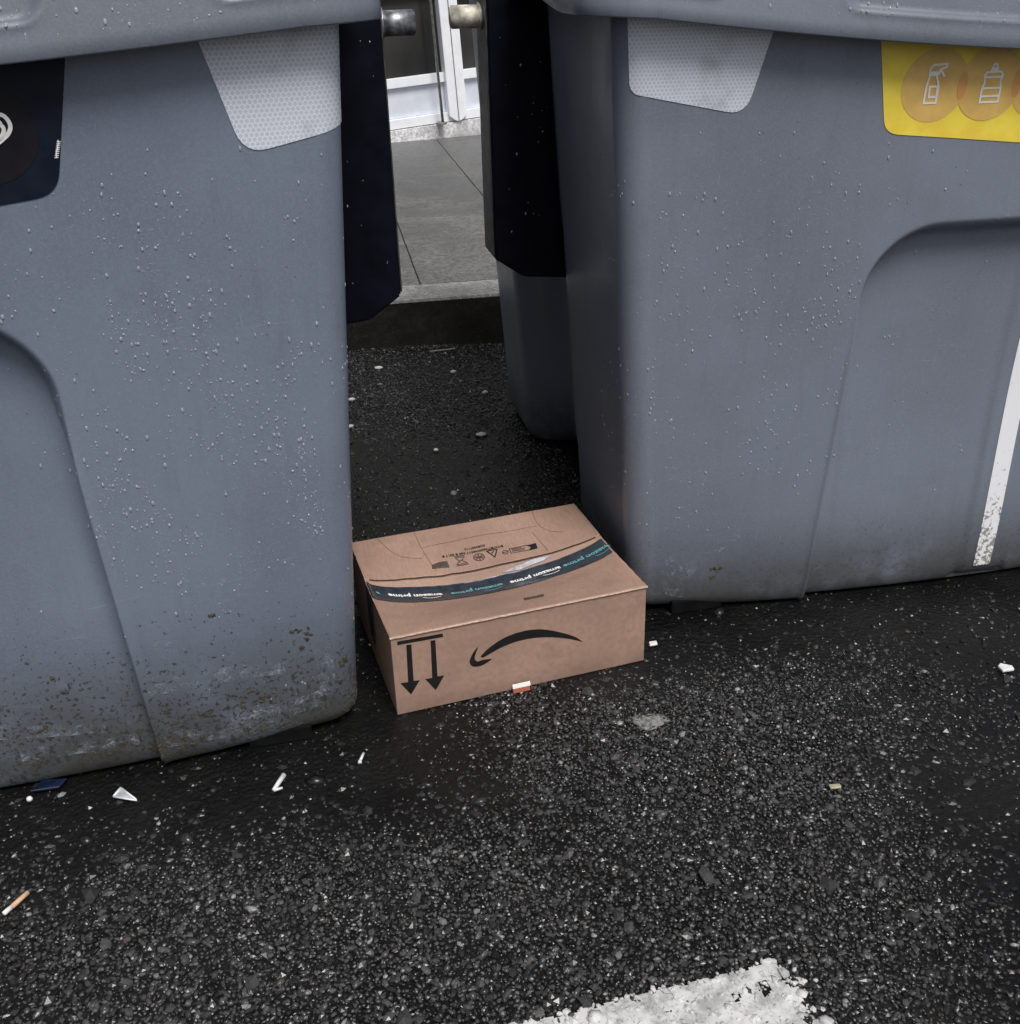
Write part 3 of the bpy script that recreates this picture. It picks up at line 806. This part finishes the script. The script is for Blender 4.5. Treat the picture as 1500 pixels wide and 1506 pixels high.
# dried mud on the feet
REC[:] = REC_LR['L']
sp = []
for k in range(1700):
    u = random.uniform(.15, .90); z = .035 + abs(random.gauss(0, .055))
    if u < .45 and random.random() < .4: z += abs(random.gauss(0, .05))
    if noise.noise(Vector((u * 11, z * 20, 7.))) < .02 or z > .5: continue
    p, nn = surf(u, z); sp.append((p, nn, random.choice((.001, .0013, .0016, .002, .0025, .004)) * random.uniform(.7, 1.2)))
for (u, z, n, s) in ((.765, .245, 12, .010), (.838, .165, 9, .006), (.30, .27, 3, .004), (.33, .235, 3, .005), (.24, .185, 7, .010), (.22, .145, 5, .009), (.30, .13, 7, .009), (.58, .11, 6, .009), (.64, .115, 4, .006), (.68, .12, 5, .008), (.62, .33, 2, .004)):
    for k in range(n):
        p, nn = surf(u + random.gauss(0, s), z + random.gauss(0, s)); sp.append((p, nn, random.uniform(.002, .0055)))
lumps('dried_mud', sp, 'mud', LEFT)
REC[:] = REC_LR['R']
sp = []
for k in range(170):
    u = random.uniform(-.9, .15); z = .04 + abs(random.gauss(0, .05)); 
    if noise.noise(Vector((u * 9, z * 20, 17.))) < .05: continue
    p, nn = surf(u, z); sp.append((p, nn, random.uniform(.0008, .0018)))
for (u, z, n, s) in ((-.665, .118, 8, .007), (-.672, .092, 6, .005), (-.875, .13, 5, .005)):
    for k in range(n):
        p, nn = surf(u + random.gauss(0, s), z + random.gauss(0, s)); sp.append((p, nn, random.uniform(.002, .0045)))
lumps('dried_mud', sp, 'mud', RIGHT)

# ================================================================== CARDBOARD BOX
BW, BD, BH = .535, .410, .184
BOX = empty('cardboard_box', (-.236, 1.691, 0.002), (0, 0, R(17.57)))
tag(BOX, 'brown cardboard parcel box with dark printed tape and a sagging top, between the two containers', 'box')
def sag(x, y):
    fx = max(0, min(1, x / BW)); px = .13 + .87 * ((math.sin(math.pi * fx ** .92)) ** .62 if 0 < fx < 1 else 0)
    d = y / BD
    if d < .44: p = (max(0, d) / .44) ** 1.1 * .93
    elif d < .50: p = .93 + (d - .44) / .06 * .07
    elif d < .572: p = 1 - (d - .50) / .072 * .06
    elif d < .598: p = .94 - (d - .572) / .026 * .36
    else: p = .58 * (1 - (d - .598) / .402) ** 1.1
    return .061 * px * p
def top_z(x, y, wr=True):
    z = BH - sag(x, y)
    if wr:
        z += .0026 * noise.fractal(Vector((x * 11, y * 11, 2.)), 1, 2, 4) * min(1, 30 * min(x, BW - x, y, BD - y) + .1)
        if .212 < y < .2455: z += .0005 * math.sin(x * 170 + 3 * noise.noise(Vector((x * 20, 0, 0)))) * math.sin((y - .212) / .0335 * math.pi) * (.12 < x < .33)
    return z
CRE = .2470
def flap(name, y0, y1, ny, groove=None):
    nx = 110; V = []; ysv = list(np.linspace(y0, y1, ny))
    if groove: ysv = sorted(set([y for y in ysv if abs(y - groove) > .0028] + [groove - .0026, groove - .0013, groove + .0013, groove + .0022]))
    for y in ysv:
        for i in range(nx + 1):
            x = -.0015 + (BW + .003) * i / nx
            ed = .0012 * noise.noise(Vector((x * 60, y * 60, 3.))) if (i in (0, nx) or y in (y0, y1)) else 0
            z = top_z(x, y)
            if groove and abs(y - groove) < .0015: z -= .0070
            V.append((x + ed, y + ed, z))
    m = len(V); V += [(x, y, z - .0035) for x, y, z in V]
    nr, nc = len(ysv), nx + 1; F = grid_faces(nr, nc, False) + [tuple(i + m for i in f) for f in grid_faces(nr, nc, False, True)]
    ring = list(range(nc)) + [r_ * nc + nc - 1 for r_ in range(1, nr)] + [(nr - 1) * nc + i for i in range(nc - 2, -1, -1)] + [r_ * nc for r_ in range(nr - 2, 0, -1)]
    F += [(b, a, a + m, b + m) for a, b in zip(ring, ring[1:] + ring[:1])]
    o = mesh_obj(name, V, F, 'card_top', BOX); me = o.data
    me.polygons.foreach_set('use_smooth', [i < (nr - 1) * (nc - 1) for i in range(len(me.polygons))]); return o
ff_ = flap('front_flap', -.002, BD * .5 - .001, 34); bf_ = flap('back_flap', BD * .5 + .001, BD + .002, 40, CRE)
bm_obj('front_panel', box_bm(0, BW, 0, .004, 0, BH - .0042, .0012), 'card', BOX)
bm_obj('back_panel', box_bm(0, BW, BD - .004, BD, 0, BH - .0042, .0012), 'card', BOX)
bm_obj('side_panel', box_bm(.0, .004, .0045, BD - .0045, 0, BH - .0125, .001), 'card', BOX)
bm_obj('side_panel', box_bm(BW - .004, BW, .0045, BD - .0045, 0, BH - .0125, .001), 'card', BOX)
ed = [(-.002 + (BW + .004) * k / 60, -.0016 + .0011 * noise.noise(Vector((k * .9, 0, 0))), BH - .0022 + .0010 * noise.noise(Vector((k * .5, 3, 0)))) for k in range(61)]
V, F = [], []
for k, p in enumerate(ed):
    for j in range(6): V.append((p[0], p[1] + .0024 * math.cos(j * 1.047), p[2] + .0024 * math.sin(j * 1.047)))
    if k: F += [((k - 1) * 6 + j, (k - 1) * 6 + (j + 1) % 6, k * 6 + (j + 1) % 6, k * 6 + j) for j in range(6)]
mesh_obj('folded_edge', V, F, 'card_edge', BOX, True)  # worn front edge, with its highlight painted in as a paler colour
bm_obj('bottom_flap', box_bm(.005, BW - .005, .005, BD - .005, .0, .004), 'card', BOX)
def top_fn(x, y):
    e = .002; p = Vector((x, y, top_z(x, y))); a = Vector((2 * e, 0, top_z(x + e, y, False) - top_z(x - e, y, False))); b_ = Vector((0, 2 * e, top_z(x, y + e, False) - top_z(x, y - e, False)))
    return p, a.cross(b_).normalized()
def front_fn(x, z): return Vector((x, 0, z)), Vector((0, -1, 0))
def fpoly(name, pts): return patch(name, pts, front_fn, .0005, 'ink', BOX, .012)
fpoly('printed_bar', [(.0122, .1640), (.1031, .1612), (.1027, .1692), (.0128, .1718)])
fpoly('printed_arrow', [(.0295, .1600), (.0394, .1590), (.0380, .0735), (.0502, .0720), (.0307, .0428), (.0116, .0746), (.0270, .0737)])
fpoly('printed_arrow', [(.0777, .1585), (.0872, .1575), (.0865, .0719), (.1001, .0711), (.0810, .0402), (.0617, .0716), (.0757, .0712)])
fpoly('printed_curve', spline([(.1765, .0974), (.1961, .1143), (.2298, .1305), (.2681, .1361), (.3066, .1314), (.3503, .113), (.38, .095), (.395, .0804)], 4)[:-1] + spline([(.395, .0804), (.3651, .0947), (.3307, .1067), (.2918, .1145), (.2533, .1150), (.2197, .1083), (.1956, .0990), (.1811, .0932)], 4))
fpoly('printed_arrowhead', spline([(.1719, .1217), (.1605, .1078), (.1536, .091), (.1591, .0782), (.1755, .0752), (.1924, .0809), (.1997, .0862)], 4)[:-1] + spline([(.1997, .0862), (.1832, .0882), (.1704, .0872), (.1645, .0938), (.1665, .1063), (.1727, .1200)], 4)[:-1])
# tape over the middle seam, down both ends
TY0, TY1 = .170, .236
def tape_fn(a, b):
    """a along the tape from the left end, b across; wraps over both ends"""
    y = TY0 + b
    if a < 0: return Vector((-.0022, y, BH - .008 + a)), Vector((-1, 0, 0))
    if a > BW: return Vector((BW + .0022, y, BH - .008 - (a - BW))), Vector((1, 0, 0))
    p, n = top_fn(a, y); return p, n
tp = patch('printed_tape', [(.0, .0), (BW * .5, .0), (BW, .0), (BW, TY1 - TY0), (BW * .5, TY1 - TY0), (0, TY1 - TY0)], tape_fn, .0022, 'tape', BOX, .006)
for nm, poly in (('tape_end', [(-.0, .0), (-.0, .058), (-.118, .055), (-.122, .004)]), ('tape_end', [(BW, .0), (BW + .10, .002), (BW + .10, .056), (BW, .058)])):
    patch(nm, poly, tape_fn, .0010, 'tape', tp, .010)
def tape_text(txt, a0, mat, size=.0250, bmid=.031):
    V, F = text_geo(txt, size, .0007); V2 = []
    for v in V:
        p, n = tape_fn(a0 - v.x, bmid - v.y * .98); V2.append(p + n * .0032)
    mesh_obj('printed_text', V2, F, mat, tp)
sm = [(k / 8 * .046 - .023, -.006 * (1 - (k / 4 - 1) ** 2)) for k in range(9)]
for k, a0 in enumerate((.096, .232, .366, .490)):
    mt = 'white' if k % 2 == 0 else 'teal'
    tape_text('amazon prime', a0, mt, .0203)
    strokes('printed_smile', [[(a0 + .032 - x * .85, .031 - .0115 - z * -.8) for x, z in sm]], .0018, tape_fn, .0032, mt, tp)
tape_text('a', .016, 'teal', .0192)
# torn film lying on the tape
patch('torn_film', [(.300, .2375), (.335, .2415), (.385, .2440), (.418, .2435), (.398, .2400), (.345, .2370)], top_fn, .0030, 'film', tp, .01, 'torn strip of clear film along the tape')
# faint print on the flaps (upside down towards the camera)
def top_text(txt, x, y, size, mat='ink'):
    V, F = text_geo(txt, size, .0002); mesh_obj('printed_text', [(lambda q: q[0] + q[1] * .0012)(top_fn(x - v.x, y - v.y)) for v in V], F, mat, bf_)
top_text('BOX B7 4600340517 360 B 0017 B', .254, .303, .0098)
top_text('02/B0007112', .262, .316, .0090)
def tp_patch(pts, mat='grey_ink', par=None): return patch('printed_mark', pts, top_fn, .0012, mat, par or bf_, .008)
tp_patch([(.152, .272), (.190, .268), (.190, .287), (.175, .289), (.165, .287), (.154, .284)])
strokes('printed_mark', [close(circle_poly(.262, .283, .012, .011, 14)), [(.254, .278), (.270, .288)], [(.254, .288), (.270, .278)], [(.262, .272), (.262, .294)], [(.250, .283), (.274, .283)]], .0022, top_fn, .0012, 'grey_ink', bf_)
strokes('printed_mark', [close([(.208, .273), (.232, .273), (.222, .283), (.231, .293), (.210, .293), (.217, .283)]), [(.206, .269), (.234, .269)], [(.208, .297), (.232, .297)], [(.213, .278), (.227, .288)]], .0020, top_fn, .0012, 'grey_ink', bf_)
strokes('printed_mark', [close([(.284, .296), (.308, .296), (.296, .273)])], .0026, top_fn, .0012, 'ink', bf_)
strokes('printed_mark', [[(.288, .300), (.304, .300)], [(.292, .287), (.299, .291)]], .0024, top_fn, .0012, 'ink', bf_)
strokes('printed_mark', [close(circle_poly(.323, .281, .0065, .0065, 12)), [(.318, .281), (.328, .281)], close([(.334, .273), (.378, .273), (.384, .281), (.378, .289), (.334, .289)]), [(.338, .278), (.366, .278)], [(.338, .282), (.370, .282)], [(.338, .286), (.362, .286)]], .0014, top_fn, .0012, 'ink', bf_)
tp_patch([(.376, .272), (.396, .272), (.398, .289), (.376, .289), (.383, .281)], 'ink')
tp_patch([(.292, .062), (.336, .064), (.340, .080), (.296, .078)], 'grey_ink', ff_)
# seam and creases of the back flap, their shade painted as dark lines
strokes('flap_seam', [[(k / 60 * BW, CRE + .0014 * noise.noise(Vector((k * .3, 0, 5)))) for k in range(1, 60)]], .0022, top_fn, .0012, 'seam', bf_)
for ln in ([(.060, .402), (.075, .36), (.10, .325), (.14, .31)], [(.43, .405), (.425, .355), (.44, .32), (.47, .30)], [(.15, .345), (.30, .352), (.42, .345)], [(.145, .402), (.148, .33), (.16, .262)], [(.402, .33), (.415, .258)]):
    strokes('crease', [spline(ln, 6)], .0009, top_fn, .0006, 'grey_ink', bf_)

# ================================================================== LITTER
def blob(name, loc, rad3, mat, label, cat, seed=0, sub=2, rot=0., group=None, rough=.25):
    bm = bmesh.new(); bmesh.ops.create_icosphere(bm, subdivisions=sub, radius=1)
    for v in bm.verts:
        k = 1 + rough * noise.noise(v.co * 1.7 + Vector((seed * 3.1, 0, 0))); v.co = Vector((v.co.x * rad3[0] * k, v.co.y * rad3[1] * k, v.co.z * rad3[2] * k))
    o = bm_obj(name, bm, mat, None, True); o.location = (loc[0], loc[1], loc[2] if len(loc) > 2 else rad3[2] * .8 + .003); o.rotation_euler = (0, 0, rot)
    return tag(o, label, cat, group)
def scrap(name, loc, pts, thick, mat, label, cat, rot=0., curl=.0, group=None):
    """bent flake of rigid litter from an outline"""
    bm = bmesh.new(); top = [bm.verts.new((x, y, thick + curl * (abs(x) * 30) ** 1.5 * .01)) for x, y in pts]; bot = [bm.verts.new((x, y, curl * (abs(x) * 30) ** 1.5 * .01)) for x, y in pts]
    bm.faces.new(top); bm.faces.new(bot[::-1]); n = len(pts)
    for i in range(n): bm.faces.new((bot[i], bot[(i + 1) % n], top[(i + 1) % n], top[i]))
    bmesh.ops.bevel(bm, geom=bm.edges[:], offset=thick * .2, segments=1, affect='EDGES')
    o = bm_obj(name, bm, mat); o.location = (*loc, .006); o.rotation_euler = (0, 0, rot); return tag(o, label, cat, group)
# cigarette end
cg = empty('cigarette_end', (-.806, 1.229, .0095), (0, 0, R(62))); tag(cg, 'cigarette end with orange filter lying on the asphalt at the left edge', 'cigarette end')
bm_obj('filter', cyl_bm((-.008, 0, 0), (.024, 0, .001), .0040, 14, bev=.0005), 'filter', cg, True)
bm_obj('paper_tube', cyl_bm((-.024, 0, 0), (-.0082, 0, 0), .0039, 14, r2=.0040, bev=.0005), 'paper', cg, True)
sh = empty('plastic_splinter', (-.706, 1.478, .004), (0, 0, R(-20))); tag(sh, 'clear white triangular plastic splinter below the left container', 'litter')
bm_obj('rib', cyl_bm((-.022, .010, .004), (.024, -.006, .003), .0026, 8, r2=.0012), 'litter', sh, True)
bm_obj('rib', cyl_bm((-.022, .010, .004), (-.021, -.012, .003), .0028, 8, r2=.0022), 'litter', sh, True)
bm_obj('rib', cyl_bm((-.021, -.012, .003), (.026, -.008, .003), .0022, 8, r2=.0012), 'litter', sh, True)
mesh_obj('film', [(-.021, .009, .0045), (-.020, -.011, .0035), (.022, -.007, .0035)], [(0, 1, 2)], 'film', sh)
sh = empty('bone_splinter', (-.436, 1.493, .004), (0, 0, R(68))); tag(sh, 'pale white folded splinter with a hooked end in front of the left container', 'litter')
bm_obj('shaft', cyl_bm((-.018, -.001, .004), (.022, .002, .006), .0036, 8, r2=.0052), 'litter', sh, True)
bm_obj('hook', cyl_bm((-.018, -.001, .004), (-.006, -.012, .003), .0032, 8, r2=.0024), 'litter', sh, True)
sh = empty('bone_splinter', (-.292, 1.556, .004), (0, 0, R(72))); tag(sh, 'tiny white splinter lying off the corner of the left container', 'litter')
bm_obj('shaft', cyl_bm((-.008, 0, .003), (.014, .002, .005), .0030, 8, r2=.0026), 'litter', sh, True)
bm_obj('knob', cyl_bm((-.012, -.002, .003), (-.006, .001, .004), .0040, 8, r2=.0032), 'litter', sh, True)
blob('white_pebble', (-.882, 1.475), (.006, .005, .005), 'pebble', 'small round white pebble beside the blue scrap at the left container', 'pebble', 1)
scrap('blue_scrap', (-.862, 1.508), [(-.028, -.010), (.022, -.013), (.034, .008), (-.010, .016)], .005, 'blue', 'dark blue plastic scrap tucked under the left container', 'litter', R(14))
blob('white_pebble', (-.084, 3.116), (.018, .012, .006), 'pebble', 'smooth oval white pebble on the dark road in the gap', 'pebble', 4, rot=.1, rough=.08)
blob('white_pebble', (-.223, 3.005), (.008, .007, .005), 'pebble', 'tiny white pebble near the oval one in the gap', 'pebble', 5)
scrap('white_chip', (1.008, 1.774), [(-.012, -.010), (.014, -.008), (.016, .004), (-.004, .016), (-.013, .008)], .006, 'pebble', 'sharp white chip lying on the asphalt at the right', 'chip', .1)
scrap('white_chip', (.300, 1.905), [(-.010, -.006), (.008, -.007), (.011, .005), (-.006, .007)], .005, 'pebble', 'small white chip beside the right side of the box', 'chip', .3)
gm = blob('chewing_gum', (.259, 1.647, .0012), (.033, .024, .0046), 'gum', 'pale grey flattened chewing gum on the asphalt below the box', 'gum', 8, 3, .3, rough=.55)
scrap('tan_chip', (.560, 1.440), [(-.010, -.004), (.010, -.005), (.011, .004), (-.009, .006)], .004, 'tan', 'small tan chip on the asphalt at the lower right', 'chip', .15)
lf = scrap('dry_leaf', (1.160, 2.000), [(-.030, -.004), (-.010, -.014), (.020, -.008), (.034, .004), (.012, .010), (-.012, .006)], .003, 'tan', 'yellowish dry leaf scrap under the right container', 'leaf', .1, .5)
pk = empty('cigarette_pack_scrap', (.0135, 1.752, .005), (R(-22), 0, R(17.57))); tag(pk, 'red and white torn carton scrap leaning on the front of the box', 'litter')
bm_obj('white_band', box_bm(-.019, .019, -.002, .0, .0092, .0185, .0005), 'paper', pk); bm_obj('red_band', box_bm(-.019, .017, -.0021, -.0001, .0, .0090, .0005), 'red', pk)
tw = bm_obj('pale_twig', cyl_bm((-.052, 0, .008), (.052, .008, .008), .0028, 7, r2=.0018), 'twig', None, True); tw.location = (-.245, 3.985, 0); tw.rotation_euler = (0, 0, .17); tag(tw, 'thin pale twig lying along the kerb in the gap', 'twig')
tw = bm_obj('torn_wrapper', cyl_bm((-.012, 0, .0), (.012, .006, .034), .014, 7, r2=.010), 'tan', None); tw.location = (.035, 4.06, .002); tag(tw, 'crumpled beige wrapper at the kerb beside the right container', 'litter')
for k, (x, y, lab, sz) in enumerate(((-.478, 3.80, 'flat white pebble near the kerb, left of the gap', .017), (-.54, 3.47, 'white pebble close to the edge of the left container', .013), (-.515, 3.22, 'low white pebble beside the left container edge, nearest the box', .013), (-.195, 3.73, 'white pebble under the twig in the gap', .012), (-.075, 3.50, 'lone white pebble right of centre in the gap', .013))):
    blob('white_pebble', (x, y), (sz, sz * .6, .006), 'pebble', lab, 'pebble', 20 + k, rot=.2 * k)
